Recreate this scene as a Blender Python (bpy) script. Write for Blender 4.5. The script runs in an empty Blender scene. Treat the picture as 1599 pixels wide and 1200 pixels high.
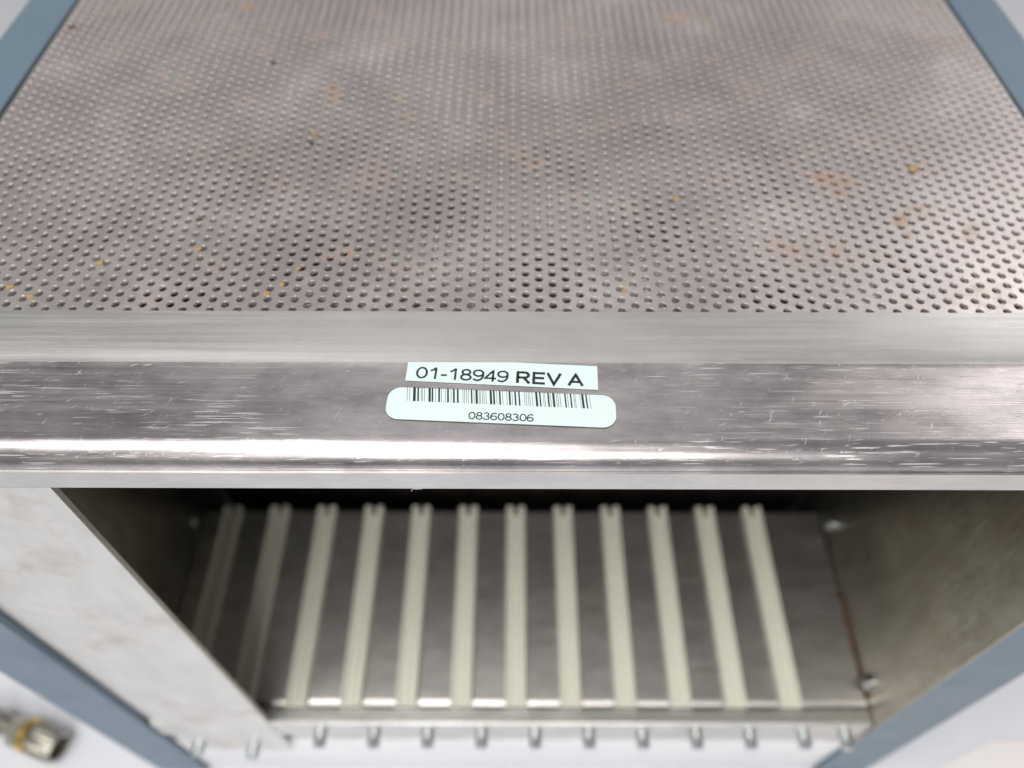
import bpy, bmesh, math, random
import numpy as np
from mathutils import Matrix, Vector

random.seed(7)
rng = np.random.default_rng(11)
scene = bpy.context.scene
col = scene.collection
R = math.radians
S = 0.001                      # everything below is written in millimetres
CAM_Z = 385.0                  # camera height above the table
def Z(rel): return CAM_Z + rel  # heights measured down from the camera

# ------------------------------------------------------------------ camera
cam_d = bpy.data.cameras.new("camera")
cam = bpy.data.objects.new("camera", cam_d); col.objects.link(cam)
cam.matrix_world = Matrix.Translation((0, 0, CAM_Z*S)) @ Matrix.Rotation(R(90-52.6), 4, 'X') @ Matrix.Rotation(R(0.16), 4, 'Z')
cam_d.sensor_width = 36
cam_d.lens = 36*1228/1599
cam_d.clip_start = 0.01; cam_d.clip_end = 50
cam_d.dof.use_dof = True
cam_d.dof.focus_distance = 0.150
cam_d.dof.aperture_fstop = 8.9
scene.camera = cam

# ------------------------------------------------------------------ light
world = bpy.data.worlds.new("World"); scene.world = world; world.use_nodes = True
bg = world.node_tree.nodes["Background"]
bg.inputs[0].default_value = (1.0, 0.985, 0.97, 1); bg.inputs[1].default_value = 0.27

def area(name, loc, target, size, size_y, power, color=(1, 1, 1)):
    d = bpy.data.lights.new(name, 'AREA'); d.shape = 'RECTANGLE'
    d.size = size; d.size_y = size_y; d.energy = power; d.color = color
    o = bpy.data.objects.new(name, d); col.objects.link(o)
    o.location = loc
    o.rotation_euler = (Vector(target)-Vector(loc)).to_track_quat('-Z', 'Y').to_euler()
    return o
area("ceiling_lamp", (-0.42, -0.28, 1.45), (0, 0.12, 0.2), 0.9, 0.80, 14.0, (1, 0.985, 0.96))
area("far_ceiling_bounce", (-0.05, 0.62, 1.40), (0, 0.12, 0.25), 0.8, 0.5, 0.85, (1, 0.98, 0.97))  # added soft light standing in for ceiling bounce, brightens the beam's strip
area("side_lamp", (1.32, 1.12, 1.40), (0.05, 0.1, 0.25), 0.5, 0.5, 6.0, (1, 0.96, 0.94))
area("front_lamp", (-0.03, -1.0, 0.95), (0, 0.1, 0.10), 0.6, 0.6, 9.5, (1, 0.98, 0.96))

scene.view_settings.view_transform = 'Standard'
scene.view_settings.look = 'None'
scene.view_settings.gamma = 1
scene.view_settings.exposure = 0.0
scene.view_settings.use_curve_mapping = False
scene.render.engine = 'CYCLES'

# ------------------------------------------------------------------ helpers
WL = {}
def link(name, me, mat, parent=None, loc=(0, 0, 0), rot=None):
    o = bpy.data.objects.new(name, me); col.objects.link(o)
    if mat is not None and len(me.materials) == 0: me.materials.append(mat)
    w = Vector(loc)*S
    if parent is not None:
        o.parent = parent
        o.matrix_parent_inverse = Matrix.Translation(-WL[parent.name])
    o.location = w; WL[o.name] = w
    if rot is not None: o.rotation_euler = rot
    return o

def bm_mesh(name, bm, smooth=False, bevel=None):
    bmesh.ops.recalc_face_normals(bm, faces=bm.faces[:])
    me = bpy.data.meshes.new(name); bm.to_mesh(me); bm.free()
    if smooth:
        me.shade_smooth()
        if bevel is not None: me.set_sharp_from_angle(angle=R(bevel))
    return me

def box(bm, x0, x1, y0, y1, z0, z1, bev=0, seg=2):
    v = [bm.verts.new((x*S, y*S, z*S)) for z in (z0, z1) for y in (y0, y1) for x in (x0, x1)]
    fs = [bm.faces.new([v[i] for i in q]) for q in ((0,2,3,1),(4,5,7,6),(0,1,5,4),(2,6,7,3),(0,4,6,2),(1,3,7,5))]
    if bev:
        es = list({e for f in fs for e in f.edges})
        bmesh.ops.bevel(bm, geom=es, offset=bev*S, segments=seg, profile=0.5, affect='EDGES')

def box_mesh(name, *a, bev=0, seg=2, smooth=True):
    bm = bmesh.new(); box(bm, *a, bev=bev, seg=seg)
    return bm_mesh(name, bm, smooth and bev > 0, 40)

def extrude_x(name, prof, x0, x1, nx=1, closed=True, smooth=True, ang=28):
    """profile of (y, z) in mm swept along x"""
    bm = bmesh.new(); rings = []
    for i in range(nx+1):
        x = x0+(x1-x0)*i/nx
        rings.append([bm.verts.new((x*S, y*S, z*S)) for y, z in prof])
    n = len(prof)
    for a, b in zip(rings, rings[1:]):
        for j in range(n if closed else n-1):
            k = (j+1) % n
            bm.faces.new((a[j], a[k], b[k], b[j]))
    if closed:
        bm.faces.new(rings[0]); bm.faces.new(list(reversed(rings[-1])))
    return bm_mesh(name, bm, smooth, ang)

def extrude_z(name, prof, z0, z1, ang=28):
    """profile of (x, y) in mm swept along z"""
    bm = bmesh.new()
    a = [bm.verts.new((x*S, y*S, z0*S)) for x, y in prof]
    b = [bm.verts.new((x*S, y*S, z1*S)) for x, y in prof]
    n = len(prof)
    for j in range(n):
        k = (j+1) % n
        bm.faces.new((a[j], a[k], b[k], b[j]))
    bm.faces.new(a); bm.faces.new(list(reversed(b)))
    return bm_mesh(name, bm, True, ang)

def arc(cx, cy, r, a0, a1, n):
    return [(cx+r*math.cos(R(a0+(a1-a0)*i/n)), cy+r*math.sin(R(a0+(a1-a0)*i/n))) for i in range(n+1)]

def lathe(name, prof, seg=32, knurl=None, ang=30):
    """profile of (x, r) in mm turned about the x axis; knurl = (i0, i1, depth)"""
    bm = bmesh.new(); rings = []
    for i, (x, r) in enumerate(prof):
        ring = []
        for k in range(seg):
            rr = r
            if knurl and knurl[0] <= i <= knurl[1] and k % 2: rr = r-knurl[2]
            a = 2*math.pi*k/seg
            ring.append(bm.verts.new((x*S, rr*math.cos(a)*S, rr*math.sin(a)*S)))
        rings.append(ring)
    for a, b in zip(rings, rings[1:]):
        for k in range(seg):
            m = (k+1) % seg
            bm.faces.new((a[k], a[m], b[m], b[k]))
    bm.faces.new(rings[0]); bm.faces.new(list(reversed(rings[-1])))
    return bm_mesh(name, bm, True, ang)

def tag(o, label=None, cat=None, group=None, kind=None):
    if label: o["label"] = label
    if cat: o["category"] = cat
    if group: o["group"] = group
    if kind: o["kind"] = kind
    return o

# ------------------------------------------------------------------ materials
class NT:
    def __init__(self, name):
        self.m = bpy.data.materials.new(name); self.m.use_nodes = True
        self.t = self.m.node_tree; self.b = self.t.nodes["Principled BSDF"]
        self.c = self.n('ShaderNodeTexCoord')
    def n(self, t, **kw):
        o = self.t.nodes.new(t)
        for k, v in kw.items(): setattr(o, k, v)
        return o
    def l(self, a, b): self.t.links.new(a, b)
    def mapped(self, scale, rot=(0, 0, 0), loc=(0, 0, 0)):
        m = self.n('ShaderNodeMapping'); self.l(self.c.outputs['Object'], m.inputs[0])
        m.inputs['Scale'].default_value = scale; m.inputs['Rotation'].default_value = rot
        m.inputs['Location'].default_value = loc
        return m.outputs[0]
    def noise(self, scale, detail=3, rough=.55, vec=None, rot=(0, 0, 0), loc=(0, 0, 0), dist=0):
        o = self.n('ShaderNodeTexNoise'); o.inputs['Scale'].default_value = 1
        o.inputs['Detail'].default_value = detail; o.inputs['Roughness'].default_value = rough
        o.inputs['Distortion'].default_value = dist
        if isinstance(scale, (int, float)): scale = (scale,)*3
        self.l(vec or self.mapped(scale, rot, loc), o.inputs['Vector'])
        return o.outputs['Fac']
    def ramp(self, fac, lo, hi, a=0., b=1.):
        o = self.n('ShaderNodeMapRange'); o.clamp = True
        self.l(fac, o.inputs[0])
        for i, v in zip((1, 2, 3, 4), (lo, hi, a, b)): o.inputs[i].default_value = v
        return o.outputs[0]
    def mix(self, fac, a, b):
        o = self.n('ShaderNodeMix', data_type='RGBA')
        for v, i in ((fac, 0), (a, 6), (b, 7)):
            if isinstance(v, (int, float)): o.inputs[i].default_value = v
            elif isinstance(v, tuple): o.inputs[i].default_value = (*v, 1)
            else: self.l(v, o.inputs[i])
        return o.outputs[2]
    def math(self, op, a, b=0.):
        o = self.n('ShaderNodeMath', operation=op)
        for v, i in ((a, 0), (b, 1)):
            if isinstance(v, (int, float)): o.inputs[i].default_value = v
            else: self.l(v, o.inputs[i])
        return o.outputs[0]
    def bump(self, h, dist, strength=1.0, prev=None):
        o = self.n('ShaderNodeBump'); o.inputs['Strength'].default_value = strength
        o.inputs['Distance'].default_value = dist
        self.l(h, o.inputs['Height'])
        if prev is not None: self.l(prev, o.inputs['Normal'])
        return o.outputs[0]
    def set(self, **kw):
        for k, v in kw.items():
            i = self.b.inputs[{'color': 'Base Color', 'metal': 'Metallic', 'rough': 'Roughness', 'normal': 'Normal',
                               'spec': 'Specular IOR Level', 'aniso': 'Anisotropic', 'coat': 'Coat Weight', 'tangent': 'Tangent',
                               'sss': 'Subsurface Weight'}[k]]
            if isinstance(v, (int, float)): i.default_value = v
            elif isinstance(v, tuple): i.default_value = (*v, 1)
            else: self.l(v, i)
        return self.m

def brushed(name, base, dark, rough, along='x', scratch=1.0, stain=0.0, metal=1.0, scuff=None):
    m = NT(name)
    scuff = scratch if scuff is None else scuff
    def sc(a, b): return (a, b, b) if along == 'x' else (b, b, a)
    brush = m.noise(sc(45, 4200), 4, .6)
    brush2 = m.noise(sc(22, 900), 3, .6, loc=(3, 1, 2))
    patch = m.noise(sc(60, 120), 4, .65, loc=(.7, .1, 0))
    cloud = m.noise(17, 3, .6, loc=(.23, .9, 0))
    c = m.mix(m.ramp(patch, .36, .66), base, dark)
    # straight scratches with their glint painted in, in patches
    s1 = m.noise(sc(75, 2300), 1, .5, loc=(9, 4, 1))
    s1b = m.noise(sc(150, 3600), 1, .5, loc=(2, 8, 5))
    sm = m.math('MULTIPLY', m.math('MAXIMUM', m.ramp(s1, .655, .70), m.ramp(s1b, .67, .72)), m.ramp(cloud, .40, .54, .15, 1))
    # short curled hairline scuffs
    sc2 = sm
    tot = m.math('MULTIPLY', sm, scratch)
    for q, (rz, ln, wd) in enumerate(((-.5, 300, 2300), (-1.15, 330, 2400), (-.15, 330, 2500))):
        turned = m.mapped((1, 1, 1), rot=(0, 0, rz))
        mp = m.n('ShaderNodeMapping'); m.l(turned, mp.inputs[0])
        mp.inputs['Scale'].default_value = (ln, wd, wd); mp.inputs['Location'].default_value = (q*3.1, q*5.7, 0)
        v = m.noise(1, 1, .4, vec=mp.outputs[0], dist=.35)
        k = m.noise(330, 2, .5, loc=(q*2+.3, 4, q))
        tot = m.math('ADD', tot, m.math('MULTIPLY', m.math('MULTIPLY', m.ramp(v, .68, .73), m.ramp(k, .5, .6)), .55*scuff))
    tot = m.math('MINIMUM', tot, 1.0)
    c = m.mix(m.math('MULTIPLY', tot, .8), c, (.95, .95, .95))  # scratches and scuffs coloured near white to paint in their glint
    if stain:
        st = m.ramp(m.noise(30, 5, .65, loc=(1.3, .4, .8)), .53, .72)
        c = m.mix(m.math('MULTIPLY', st, stain), c, (.33, .22, .16))
    r = m.math('ADD', m.ramp(brush2, .3, .7, rough-.05, rough+.07), m.math('MULTIPLY', tot, .30))
    h = m.math('ADD', m.math('ADD', m.math('MULTIPLY', brush, .7), m.math('MULTIPLY', brush2, .25)), m.math('MULTIPLY', tot, .8))
    nrm = m.bump(h, .00004, .5)
    nrm = m.bump(m.noise(sc(40, 90), 3, .5, loc=(2, 7, 0)), .0002, .15, nrm)
    return m.set(color=c, metal=metal, rough=r, normal=nrm)

M = {}
M['beam'] = brushed('brushed_steel_beam', (.56, .52, .525), (.35, .325, .33), .30, 'x', .8, 0, 1.0, .7)
M['strip'] = brushed('satin_steel_strip', (.60, .585, .58), (.54, .53, .525), .40, 'x', .12, 0, 1.0, .1)
M['flange'] = brushed('brushed_steel_flange', (.66, .65, .63), (.58, .56, .55), .36, 'x', .35)
M['filler'] = brushed('satin_filler_steel', (.80, .785, .75), (.72, .705, .67), .48, 'z', .12, .45)
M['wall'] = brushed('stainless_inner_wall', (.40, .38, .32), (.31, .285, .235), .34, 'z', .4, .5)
M['tray'] = brushed('stainless_tray', (.60, .585, .56), (.48, .46, .44), .38, 'x', .3, .3)
M['rail'] = brushed('zinc_rail', (.70, .70, .66), (.60, .59, .56), .40, 'x', .3, .15)

def perf_mat(name, base, dark, rough, rust):
    m = NT(name)
    big = m.noise(11, 4, .6, loc=(.3, .2, 0)); mid = m.noise(45, 4, .6, loc=(4, 2, 0)); fine = m.noise(900, 3, .6)
    c = m.mix(m.ramp(big, .35, .68), base, dark)
    # pale chalky smears
    c = m.mix(m.math('MULTIPLY', m.ramp(mid, .56, .75), .5), c, (.72, .70, .69))
    c = m.mix(m.math('MULTIPLY', m.ramp(fine, .45, .75), .25), c, (.3, .28, .27))
    # rust and tan dirt round some of the holes
    rs = m.math('MULTIPLY', m.ramp(m.noise(75, 4, .7, loc=(7, 3, 0)), .56, .68), m.ramp(m.noise(9, 2, .5, loc=(1.9, 6, 0)), .43, .57))
    c = m.mix(m.math('MULTIPLY', rs, rust), c, (.30, .16, .07))
    rough_ = m.ramp(mid, .3, .7, rough-.06, rough+.1)
    met = m.ramp(rs, 0, 1, .92, .2)
    nrm = m.bump(fine, .00003, .5)
    return m.set(color=c, metal=met, rough=rough_, normal=nrm)
M['perf'] = perf_mat('perforated_steel', (.68, .63, .62), (.57, .52, .515), .42, .75)
M['perf_low'] = perf_mat('perforated_steel_lower', (.80, .78, .74), (.72, .69, .65), .50, .6)

def paint(name, colr, var, rough, bumpd=.00006, spec=.5):
    m = NT(name)
    c = m.mix(m.ramp(m.noise(22, 4, .6), .35, .7), colr, var)
    return m.set(color=c, rough=m.ramp(m.noise(60, 3), .3, .7, rough-.05, rough+.07),
                 normal=m.bump(m.noise(1400, 2), bumpd, .4), spec=spec)
M['blue'] = paint('blue_grey_paint', (.135, .195, .25), (.12, .175, .225), .45)
M['white_panel'] = paint('white_paint', (.80, .80, .82), (.76, .76, .79), .4)
M['table'] = paint('white_laminate_table', (.70, .71, .76), (.66, .67, .72), .5)
M['guide'] = paint('ivory_plastic', (.76, .755, .65), (.70, .69, .58), .5)
M['black'] = paint('dark_board', (.022, .014, .012), (.03, .02, .016), .6)
M['paper'] = paint('paper', (.80, .76, .76), (.77, .73, .73), .8)
M['sticker'] = paint('sticker_vinyl', (.66, .79, .77), (.64, .78, .76), .55, .00001)
M['ink'] = paint('black_ink', (.012, .014, .016), (.03, .033, .035), .6)
M['crumb'] = paint('tan_dirt', (.40, .29, .13), (.30, .19, .08), .9)
M['rust'] = paint('rust_dirt', (.13, .065, .03), (.08, .04, .02), .9)
M['lint'] = paint('white_lint', (.75, .75, .75), (.7, .7, .7), .9)
def metal(name, c, v, rough):
    m = NT(name)
    return m.set(color=m.mix(m.ramp(m.noise(300, 3), .35, .7), c, v), metal=1.0, rough=m.ramp(m.noise(500, 3), .3, .7, rough-.06, rough+.1))
M['screw'] = metal('zinc_screw', (.66, .70, .72), (.5, .54, .56), .28)
M['nickel'] = metal('tarnished_nickel', (.50, .48, .42), (.36, .34, .28), .32)
M['gold'] = metal('gold_plating', (.85, .62, .22), (.70, .47, .14), .22)
M['cable'] = paint('black_cable', (.02, .02, .02), (.03, .03, .03), .5)

# ------------------------------------------------------------------ the surface
table = link('tabletop', box_mesh('tabletop', -900, 900, -500, 1100, -30, 0, bev=2), M['table'])
tag(table, 'pale lavender white tabletop under the steel chassis', 'table', kind='structure')

# ------------------------------------------------------------------ the chassis
ch = bpy.data.objects.new('equipment_chassis', None); col.objects.link(ch)
ch.location = (0, .19, 0); WL[ch.name] = Vector((0, .19, 0)); ch.empty_display_size = .05
tag(ch, 'blue grey electronics chassis with perforated steel top and open card bay', 'chassis')

FY = 75.8      # front plane
# perforated plates -------------------------------------------------
def perforated(name, mat, x0, x1, y0, y1, ztop, px, py, r, thick, rim, seg=12, rot=0.0, warp=0.25, phase=(0, 0), full=True):
    cols = int((x1-x0)/px); rows = int((y1-y0)/py)
    xs = x0+px*(np.arange(cols)+.5)+((x1-x0)-cols*px)/2
    cx, cy = [], []
    for i, x in enumerate(xs):
        off = (py/2 if i % 2 else 0)
        y = y0+py*(np.arange(rows)+.5)+off
        cx.append(np.full(rows, x)); cy.append(y)
    cx = np.concatenate(cx)+phase[0]; cy = np.concatenate(cy)+phase[1]
    n = len(cx); th = 2*np.pi*(np.arange(seg)+.5)/seg
    co, si = np.cos(th), np.sin(th)
    k = np.minimum((px/2)/np.maximum(abs(co), 1e-9), (py/2)/np.maximum(abs(si), 1e-9))
    # corner pull: snap the points nearest to the cell's corners onto them
    rx, ry = co*k, si*k
    for sx in (-1, 1):
        for sy in (-1, 1):
            j = np.argmin((rx-sx*px/2)**2+(ry-sy*py/2)**2); rx[j], ry[j] = sx*px/2, sy*py/2
    jr = 1+rng.normal(0, .015, n)[:, None]
    rings = [(rx[None]+0*jr, ry[None]+0*jr, 0.0)]
    if rim: rings.append((co[None]*(r+rim)*jr, si[None]*(r+rim)*jr, 0.0))
    rings.append((co[None]*r*jr, si[None]*r*jr, -rim*.9))
    rings.append((co[None]*r*1.0*jr, si[None]*r*1.0*jr, -thick))
    V = []
    for dx, dy, dz in rings:
        X = cx[:, None]+dx; Y = cy[:, None]+dy
        if rot:
            X, Y = X*math.cos(rot)-(Y-190)*math.sin(rot), 190+X*math.sin(rot)+(Y-190)*math.cos(rot)
        W = warp*(np.sin(X*.031+1.3)*np.cos(Y*.043+.4)+.55*np.sin(X*.083+Y*.051)+.3*np.sin(Y*.13-X*.05))
        edge = np.clip((Y-112)/25, 0, 1)
        V.append(np.stack([X, Y, ztop+dz+W*edge], -1))
    V = np.stack(V, 1)                      # n, rings, seg, 3
    nr = V.shape[1]
    V = V.reshape(-1, 3)*S
    base = (np.arange(n)*nr*seg)[:, None, None]
    ri = (np.arange(nr-1)*seg)[None, :, None]; j = np.arange(seg)[None, None, :]; j2 = (j+1) % seg
    Q = np.stack([base+ri+j, base+ri+j2, base+ri+seg+j2, base+ri+seg+j], -1).reshape(-1, 4)
    me = bpy.data.meshes.new(name)
    me.vertices.add(len(V)); me.vertices.foreach_set('co', V.ravel())
    me.loops.add(Q.size); me.loops.foreach_set('vertex_index', Q.ravel().astype(np.int32))
    me.polygons.add(len(Q))
    me.polygons.foreach_set('loop_start', np.arange(0, Q.size, 4, dtype=np.int32))
    me.update(calc_edges=True)
    sm = np.ones((n, nr-1, seg), bool); sm[:, 0] = False
    me.polygons.foreach_set('use_smooth', sm.ravel())
    return link(name, me, mat, ch)
PT = Z(-121.0)
perforated('perforated_top_plate', M['perf'], -134.3, 134.3, 104, 330, PT, 2.87, 3.10, .93, .8, .05)
perforated('perforated_under_plate', M['perf_low'], -134.3, 134.3, 104, 330, PT-1.7, 3.27, 3.40, 1.36, .8, 0, seg=10, rot=R(.7), warp=.12)

# front beam: sloping strip, flat labelled face, rounded lip ---------
ZL = Z(-121.2)
prof = [(110.1, Z(-119.46)), (107, Z(-119.79)), (104, Z(-120.12)), (102, Z(-120.36)), (101, Z(-120.50)), (100.2, Z(-120.62)), (99.6, Z(-120.72)), (99.0, Z(-120.83)), (98.4, Z(-120.94)), (97.8, Z(-121.04)), (97.1, Z(-121.12)), (96.2, ZL)]
NS = len(prof)-1
prof += [(80.6, Z(-121.4))]
prof += arc(80.6, Z(-126.0), 4.6, 90, 180, 14)[1:]
prof += [(77.2, Z(-126.0)), (77.2, Z(-124.8)), (110.1, Z(-124.8))]
bme = extrude_x('front_beam', prof, -134, 134, 8)
bme.materials.append(M['beam']); bme.materials.append(M['strip'])
for p in bme.polygons:
    if len(p.vertices) == 4 and p.center.y > .0980 and p.center.z > Z(-121.1)*S: p.material_index = 1
beam = link('front_beam', bme, None, ch)
fl = [(75.45, Z(-126.1)), (75.45, Z(-131.7)), (75.8, Z(-132.05)), (110.0, Z(-132.05)), (110.0, Z(-124.95)), (77.6, Z(-124.95)), (77.6, Z(-126.1))]
link('front_flange', extrude_x('front_flange', fl, -133.8, 133.8, 4, ang=15), M['flange'], beam)

# side frames and walls ----------------------------------------------
for s in (-1, 1):
    p = [(s*135.2, FY), (s*155, FY)] + [(s*(155+6*math.sin(R(a))), FY+6-6*math.cos(R(a))) for a in (15, 30, 45, 60, 75, 90)] + \
        [(s*161, 92), (s*149.5, 92.5), (s*149.5, 420), (s*135.2, 420)]
    link('side_frame', extrude_z('side_frame', p, 0, Z(-121.2)), M['blue'], ch)
    w = link('inner_wall', box_mesh('inner_wall', min(s*133.2, s*134.4), max(s*133.2, s*134.4), FY-.6 if s > 0 else 86, 185, Z(-338), Z(-132.2), bev=.3), M['wall'], ch)
    for (yy, zz) in ((154, -297), (90, -300)):
        link('wall_screw', lathe('wall_screw', [(0, 2.6), (1.0, 2.6), (1.6, 2.0), (1.9, 1.0)], 16), M['screw'], w, (s*133.1, yy, Z(zz)), (0, 0, math.pi if s > 0 else 0))

link('rear_board', box_mesh('rear_board', -132.8, 132.8, 181, 184, Z(-338), Z(-125), bev=.3), M['black'], ch)
link('bay_underfloor', box_mesh('bay_underfloor', -132.8, 132.8, 84, 180.5, Z(-338), Z(-336), bev=.3), M['black'], ch)

# floor tray with a rolled front edge ---------------------------------
tp = [(163, Z(-305.0))] + arc(85.0, Z(-308.0), 3.0, 90, 180, 8) + [(82, Z(-312)), (83, Z(-312)), (84, Z(-308)), (86, Z(-306.2)), (163, Z(-306.2))]
link('floor_tray', extrude_x('floor_tray', tp, -132.9, 132.9, 6), M['tray'], ch)

rg = random.Random(4)
seam = [(132.9+rg.uniform(-.3, .2), y, Z(-304.7)+rg.uniform(-.3, .3)) for y in range(85, 128, 3)]
SEAM = seam
# front rail and its screws --------------------------------------------
rp = [(81.6, Z(-305.6)), (77.0, Z(-305.6)), (76.1, Z(-306.4)), (76.1, Z(-321)), (78.6, Z(-321)), (78.6, Z(-337)), (81.6, Z(-337))]
rail = link('bottom_rail', extrude_x('bottom_rail', rp, -132.9, 132.9, 4), M['rail'], ch)
def screw_mesh(rad=2.4, ln=5.6):
    bm = bmesh.new(); seg = 20
    # head turned about y (pointing to -y) with a slot cut across it
    pr = [(0, rad), (-(ln-.5), rad), (-ln, rad-.5)]
    rings = [[bm.verts.new((r*math.cos(2*math.pi*k/seg)*S, y*S, r*math.sin(2*math.pi*k/seg)*S)) for k in range(seg)] for y, r in pr]
    rings.append([bm.verts.new((1.2*math.cos(2*math.pi*k/seg)*S, -ln*S, 1.2*math.sin(2*math.pi*k/seg)*S)) for k in range(seg)])
    rings.append([bm.verts.new((1.0*math.cos(2*math.pi*k/seg)*S, (-ln+1.6)*S, 1.0*math.sin(2*math.pi*k/seg)*S)) for k in range(seg)])
    for a, b in zip(rings, rings[1:]):
        for k in range(seg):
            m = (k+1) % seg; bm.faces.new((a[k], a[m], b[m], b[k]))
    bm.faces.new(rings[-1]); bm.faces.new(list(reversed(rings[0])))
    return bm_mesh('screw', bm, True, 30)
sme = screw_mesh()
for k in range(11):
    x = -72+20.3*k if k < 10 else 126.5
    link('screw', sme, M['screw'], rail, (x, 76.0, Z(-317.2)))

# card guides ------------------------------------------------------------
def guide_mesh():
    bm = bmesh.new()
    # one open-ended U section: base with two ribs, notched (forked) at the rear
    pr = [(-4.1, 0), (4.1, 0), (4.1, 1.2), (3.6, 3.0), (2.5, 3.0), (2.2, 1.3), (1.0, 1.3), (.8, 2.3), (-.8, 2.3), (-1.0, 1.3), (-2.2, 1.3), (-2.5, 3.0), (-3.6, 3.0), (-4.1, 1.2)]
    def sweep(pp, y0, y1):
        a = [bm.verts.new((x*S, y0*S, z*S)) for x, z in pp]; b = [bm.verts.new((x*S, y1*S, z*S)) for x, z in pp]
        n = len(pp)
        for j in range(n): bm.faces.new((a[j], a[(j+1) % n], b[(j+1) % n], b[j]))
        bm.faces.new(a); bm.faces.new(list(reversed(b)))
    sweep(pr, 0, 78)
    sweep([(-4.1, 0), (-.5, 0), (-.7, 1.2), (-1.8, 2.9), (-3.6, 2.9), (-4.0, 1.2)], 78.05, 82.5)
    sweep([(4.1, 0), (.5, 0), (.7, 1.2), (1.8, 2.9), (3.6, 2.9), (4.0, 1.2)], 78.05, 82.5)
    return bm_mesh('card_guide', bm, False)
gme = guide_mesh()
for k in range(12):
    link('card_guide', gme, M['guide'], ch, (-120.6+20.4*k, 82.0, Z(-304.9)))

# filler panel over the end slots ------------------------------------------
fp = [(-88.6, 75.7), (-88.6, 77.1), (-111.7, 77.1), (-134.7, 80.2), (-134.7, 78.2)] + \
     [(-111.7-110*math.sin(R(a)), 185.7-110*math.cos(R(a))) for a in range(11, 0, -1)] + [(-111.7, 75.7)]
fill = link('filler_panel', extrude_z('filler_panel', fp, Z(-344), Z(-132.2), ang=60), M['filler'], ch)
fill["label"] = "bright satin steel filler panel closing the end slots"
for x in (-124.0, -102):
    link('screw', sme, M['screw'], fill, (x, 76.0 if x > -110 else 77.2, Z(-336)))

# white panel under the rail -------------------------------------------------
wp = link('lower_panel', box_mesh('lower_panel', -134.6, 134.6, 77.4, 79.5, .3, Z(-337.6), bev=.8), M['white_panel'], ch)
wp["label"] = "white painted panel below the row of screws"

# stickers --------------------------------------------------------------------
def flat_poly(name, pts, z, t):
    bm = bmesh.new()
    a = [bm.verts.new((x*S, y*S, z*S)) for x, y in pts]; b = [bm.verts.new((x*S, y*S, (z+t)*S)) for x, y in pts]
    n = len(pts)
    for j in range(n): bm.faces.new((a[j], a[(j+1) % n], b[(j+1) % n], b[j]))
    bm.faces.new(a); bm.faces.new(b)
    return bm_mesh(name, bm)
def ell(cx, cy, rx, ry, a0=0, a1=360, n=28):
    return [(cx+rx*math.cos(R(a0+(a1-a0)*i/n)), cy+ry*math.sin(R(a0+(a1-a0)*i/n))) for i in range(n+1)]
SIX = [ell(.31, .31, .25, .255), [(.06, .33)]+ell(.36, .46, .30, .485, 178, 62, 14)+[(.545, .80)]]
GL = {'0': (.64, [ell(.32, .5, .255, .44)]), '1': (.64, [[(.12, .70), (.27, .80), (.40, .99)], [(.40, 1.0), (.40, 0)]]),
      '-': (.40, [[(.04, .37), (.36, .37)]]), '8': (.64, [ell(.32, .735, .205, .205), ell(.32, .285, .25, .23)]),
      '6': (.64, SIX), '9': (.64, [[(.63-x, 1-y) for x, y in st] for st in SIX]),
      '4': (.64, [[(.45, 0), (.45, .96), (.04, .29), (.62, .29)]]),
      '3': (.64, [ell(.30, .74, .205, .20, 165, -85, 16), ell(.30, .29, .25, .235, 88, -165, 18)]),
      'R': (.84, [[(.12, 0), (.12, .94), (.46, .94)]+ell(.48, .715, .20, .225, 90, -90, 12)+[(.12, .49)], [(.44, .49), (.74, 0)]]),
      'E': (.78, [[(.70, .94), (.12, .94), (.12, .06), (.71, .06)], [(.12, .51), (.66, .51)]]),
      'V': (.78, [[(.05, 1), (.39, .03), (.73, 1)]]), 'A': (.80, [[(.04, 0), (.40, .97), (.76, 0)], [(.17, .33), (.63, .33)]]), ' ': (.34, [])}
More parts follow.
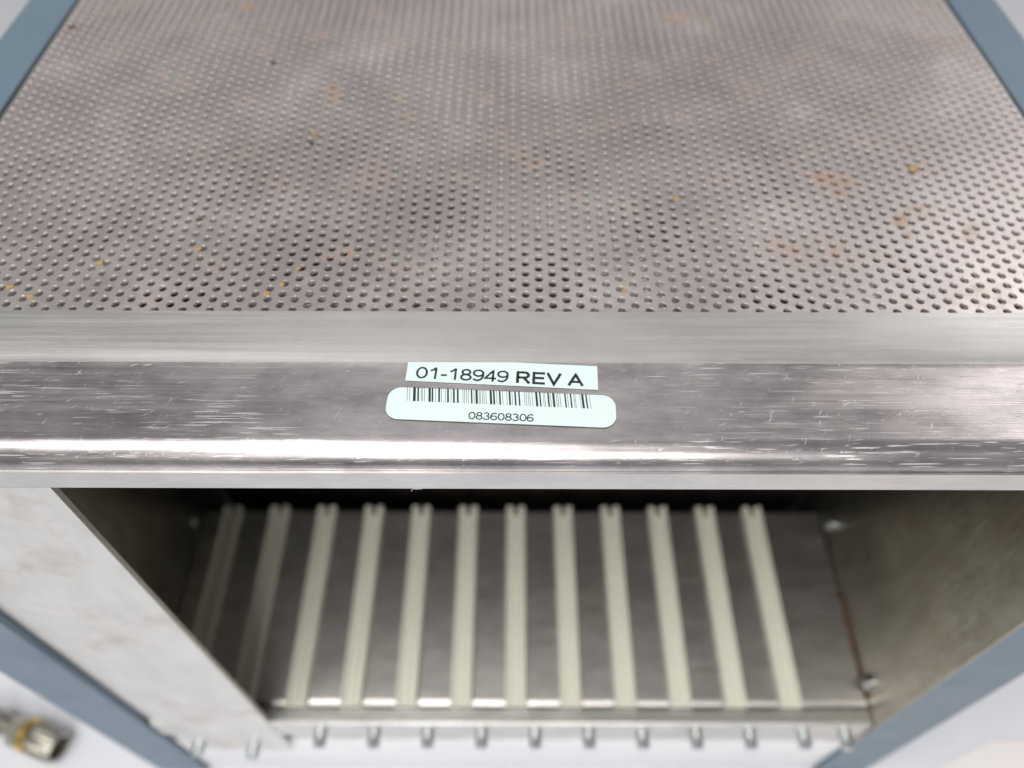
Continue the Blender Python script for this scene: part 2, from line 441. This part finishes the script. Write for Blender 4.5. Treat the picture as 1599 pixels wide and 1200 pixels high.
def text_mesh(name, s, x0, x1, y0, y1, ang, z, wt=.12, wt2=None, jag=.012):
    """printed lettering as flat strokes fitted to a box, turned about the box's centre"""
    tot = sum(GL[c][0] for c in s); kx = (x1-x0)/tot; ky = y1-y0
    c_, s_ = math.cos(ang), math.sin(ang); mx, my = (x0+x1)/2, (y0+y1)/2
    rg = random.Random(len(s)*7+3); bm = bmesh.new(); pen = 0
    for ch_ in s:
        w, strokes = GL[ch_]
        h = (wt2 if (wt2 and ch_ in 'REVA') else wt)*ky/2
        for st in strokes:
            P = []
            for (px, py) in st:
                P.append(Vector(((pen+px)*kx-(x1-x0)/2, (py-.5)*ky)))
            # resample so the printed edge can be slightly ragged
            Q = [P[0]]
            for a, b in zip(P, P[1:]):
                n = max(1, int((b-a).length/(.09*ky)))
                Q += [a+(b-a)*(k+1)/n for k in range(n)]
            closed = (P[0]-P[-1]).length < 1e-5
            L = []
            for i, p in enumerate(Q):
                a = Q[i-1] if i else (Q[-2] if closed else p); b = Q[i+1] if i+1 < len(Q) else (Q[1] if closed else p)
                d1 = (p-a) if (p-a).length > 1e-9 else (b-p); d2 = (b-p) if (b-p).length > 1e-9 else (p-a)
                d1 = d1.normalized(); d2 = d2.normalized(); t = (d1+d2).normalized() if (d1+d2).length > .2 else d1
                k = min(1/max(t.dot(d1), .45), 1.9)
                nrm = Vector((-t.y, t.x))*h*k
                j1, j2 = 1+rg.uniform(-1, 1)*jag*9, 1+rg.uniform(-1, 1)*jag*9
                pr = []
                for v in (p+nrm*j1, p-nrm*j2):
                    pr.append(bm.verts.new(((mx+v.x*c_-v.y*s_)*S, (my+v.x*s_+v.y*c_)*S, z*S)))
                L.append(pr)
            for a, b in zip(L, L[1:]):
                bm.faces.new((a[0], b[0], b[1], a[1]))
            z += .0004
        pen += w
    me = bpy.data.meshes.new(name)
    for f in bm.faces:
        if f.normal.z < 0: f.normal_flip()
    bm.to_mesh(me); bm.free()
    return me
zs = Z(-121.12)
st1 = link('part_number_sticker', flat_poly('part_number_sticker', [(-20.50, 99.0), (-20.74, 93.35), (16.6, 91.2), (16.78, 97.0)], zs, .1), M['sticker'], ch)
st1["label"] = "rectangular white sticker printed 01-18949 REV A"
a1 = math.atan2(-2.15, 37.3)
link('printed_text', text_mesh('printed_text', '01-18949 REV A', -18.85, 13.9, 92.98, 95.80, a1, zs+.12, .15, .20), M['ink'], st1)
# long sticker with fully rounded ends
a2 = math.atan2(-1.83, 39.7)
def rot2(x, y, cx=-2.1, cy=87.05): return (cx+x*math.cos(a2)-y*math.sin(a2), cy+x*math.sin(a2)+y*math.cos(a2))
hw, hh, rr = 21.75, 3.72, 2.6
pts = []
for sx, sy, s0 in ((1, 1, 0), (-1, 1, 90), (-1, -1, 180), (1, -1, 270)):
    for i in range(9):
        t = R(s0+90*i/8); pts.append(rot2(sx*(hw-rr)+rr*math.cos(t), sy*(hh-rr)+rr*math.sin(t)))
st2 = link('barcode_sticker', flat_poly('barcode_sticker', pts, zs, .1), M['sticker'], ch)
st2["label"] = "long white sticker with rounded ends, barcode and 083608306"
link('printed_text', text_mesh('printed_number', '083608306', -8.2, 4.15, 83.92, 85.62, a2, zs+.12, .14), M['ink'], st2)
bars = [(192,3),(207,3),(238,19),(262,11),(282,3),(290,3),(303,3),(336,16),(354,11),(375,3),(397,12),(412,3),(437,5),(454,12),(474,3),(492,12),(517,12),
        (550,3),(560,3),(572,3),(585,3),(606,10),(622,3),(638,15),(655,3),(662,3),(675,3),(685,3),(698,3),(729,15),(749,12),(767,3),(787,11),(805,3),
        (832,4),(850,12),(866,3),(886,11),(911,10),(945,3),(957,3),(970,3),(980,3),(995,3),(1022,15),(1045,10),(1066,3),(1075,3),(1098,11),(1112,3),
        (1131,15),(1150,3),(1160,3),(1173,3),(1206,10),(1222,5),(1242,10),(1262,3),(1270,3),(1302,3),(1317,15),(1341,10),(1362,3)]
bm = bmesh.new()
for c_, w_ in bars:
    w_ = w_*.92 if w_ > 5 else 2.6
    xa, xb = [(-20.05+35.05*(q-190)/1173) for q in (c_-w_/2, c_+w_/2)]
    q = []
    for x, yb in ((xa, 0), (xb, 0), (xb, 3.36), (xa, 3.36)):
        yl = 88.42+(x+19.92)*(-1.72/34.8)+yb
        q.append(bm.verts.new(((x-.006*yb*9)*S if yb else x*S, yl*S, (zs+.125)*S)))
    bm.faces.new(q)
link('barcode', bm_mesh('barcode', bm), M['ink'], st2)

# ------------------------------------------------------------------ small loose things
def blob(name, r, seed):
    rg = random.Random(seed); bm = bmesh.new()
    bmesh.ops.create_icosphere(bm, subdivisions=2, radius=1)
    for v in bm.verts:
        k = r*(.75+.5*rg.random()); k *= .85; v.co = Vector((v.co.x*k*1.15, v.co.y*k, max(v.co.z, -.5)*k*.45))*S
    return bm_mesh(name, bm, True)
crumbs = [(-107.3,118.3,.9,0),(-101.9,115.5,.9,0),(-90.5,125.8,.9,0),(-72.2,139.8,.7,1),(-70.1,130.2,.9,0),(-52.2,116.5,.9,0),(-49.4,119.3,.7,0),(-46.7,124.2,.7,0),
          (-50.7,172.9,.8,0),(-94.5,202.6,.9,1),(-130.7,224.9,1.3,1),(-67.5,205.9,1.0,1),(38.7,147.8,.9,0),(98.3,159.4,1.2,0),(23.9,117.4,.8,0),(24.1,120.2,.6,0),(124.9,207.5,1.2,1),(-50.9,168.9,.7,1)]
for i, (x, y, r, k) in enumerate(crumbs):
    if k == 0:
        o = link('dirt_crumb', blob('dirt_crumb', r, i), M['crumb'], None, (x, y, PT-.02))
        tag(o, 'tiny tan dirt crumb caught in the perforated steel top', 'crumb', 'tan crumbs in the perforated top')
    else:
        o = link('rust_flake', blob('rust_flake', r, i), M['rust'], None, (x, y, PT-.02))
        tag(o, 'tiny dark rust flake caught in the perforated steel top', 'rust flake', 'rust flakes in the perforated top')
def tube(name, pts, r, seg=8):
    bm = bmesh.new(); rings = []
    P = [Vector(p) for p in pts]
    for i, p in enumerate(P):
        d = (P[min(i+1, len(P)-1)]-P[max(i-1, 0)]).normalized()
        u = d.orthogonal().normalized(); w = d.cross(u)
        if i and (u.dot(lu) < 0): u, w = -u, -w
        lu = u
        rings.append([bm.verts.new((p+u*r*math.cos(2*math.pi*k/seg)+w*r*math.sin(2*math.pi*k/seg))*S) for k in range(seg)])
    for a, b in zip(rings, rings[1:]):
        for k in range(seg): bm.faces.new((a[k], a[(k+1) % seg], b[(k+1) % seg], b[k]))
    bm.faces.new(rings[0]); bm.faces.new(list(reversed(rings[-1])))
    return bm_mesh(name, bm, True)
link('rust_seam', tube('rust_seam', SEAM, .6, 6), M['rust'], ch)
f0 = Vector((-18.4, 75.5, Z(-131.75)))
lint = link('lint_fibre', tube('lint_fibre', [f0+Vector(p) for p in ((-.9, -.1, -1.0), (-.7, -.1, -.3), (-.2, -.1, .1), (.2, -.1, -.2), (.7, -.1, .2), (.9, -.1, -.1), (1.3, -.1, .1))], .045, 5), M['lint'])
tag(lint, 'short white lint fibre clinging to the lower edge of the steel beam', 'lint')

# coaxial plug lying on the table beside the chassis
cx = bpy.data.objects.new('coaxial_plug', None); col.objects.link(cx)
cx.location = (-.217, .089, .0); WL[cx.name] = Vector(cx.location); cx.empty_display_size = .01
tag(cx, 'knurled metal coaxial plug with gold ring on the table beside the chassis', 'connector')
rz = R(-20); ax = Vector((math.cos(rz), math.sin(rz), 0)); c0 = Vector((-217, 89, 7.4))
def onaxis(t): return tuple(c0+ax*t)
link('knurled_sleeve', lathe('knurled_sleeve', [(3, 4), (3, 6.4), (3.6, 7.0), (15.5, 7.0), (16.4, 6.3), (16.4, 5.2), (10, 5.0)], 44, (2, 3, .5)), M['nickel'], cx, onaxis(0), (0, 0, rz))
link('gold_ring', lathe('gold_ring', [(-1.5, 4), (-1.5, 6.8), (-1, 7.4), (2.2, 7.4), (2.7, 6.8), (2.7, 4)], 40), M['gold'], cx, onaxis(0), (0, 0, rz))
link('body', lathe('body', [(-8, 3), (-8, 6.2), (-7.4, 7.0), (-2.2, 7.0), (-1.6, 6.4), (-1.6, 4)], 6, ang=10), M['nickel'], cx, onaxis(0), (0, 0, rz))
link('rear_nut', lathe('rear_nut', [(-22, 3), (-22, 4.6), (-21, 5.2), (-13, 5.2), (-12.5, 4.2), (-9.2, 4.2), (-8.2, 4.8)], 24), M['nickel'], cx, onaxis(0), (0, 0, rz))
e = c0+ax*-21.5
link('cable', tube('cable', [e, e-ax*15+Vector((0, 0, -1)), e-ax*40+Vector((-2, 5, -4.3)), e-ax*80+Vector((-10, 18, -4.5)), e-ax*140+Vector((-10, 60, -4.5))], 2.6, 12), M['cable'], cx)

# sheet of paper on the table
pp = link('paper_sheet', flat_poly('paper_sheet', [(190, 77.4), (218.6, 89.4), (430, 92), (430, -160), (100, -160), (150, 60)], .15, .25), M['paper'])
tag(pp, 'pale pinkish paper sheet lying on the table by the blue frame', 'paper')
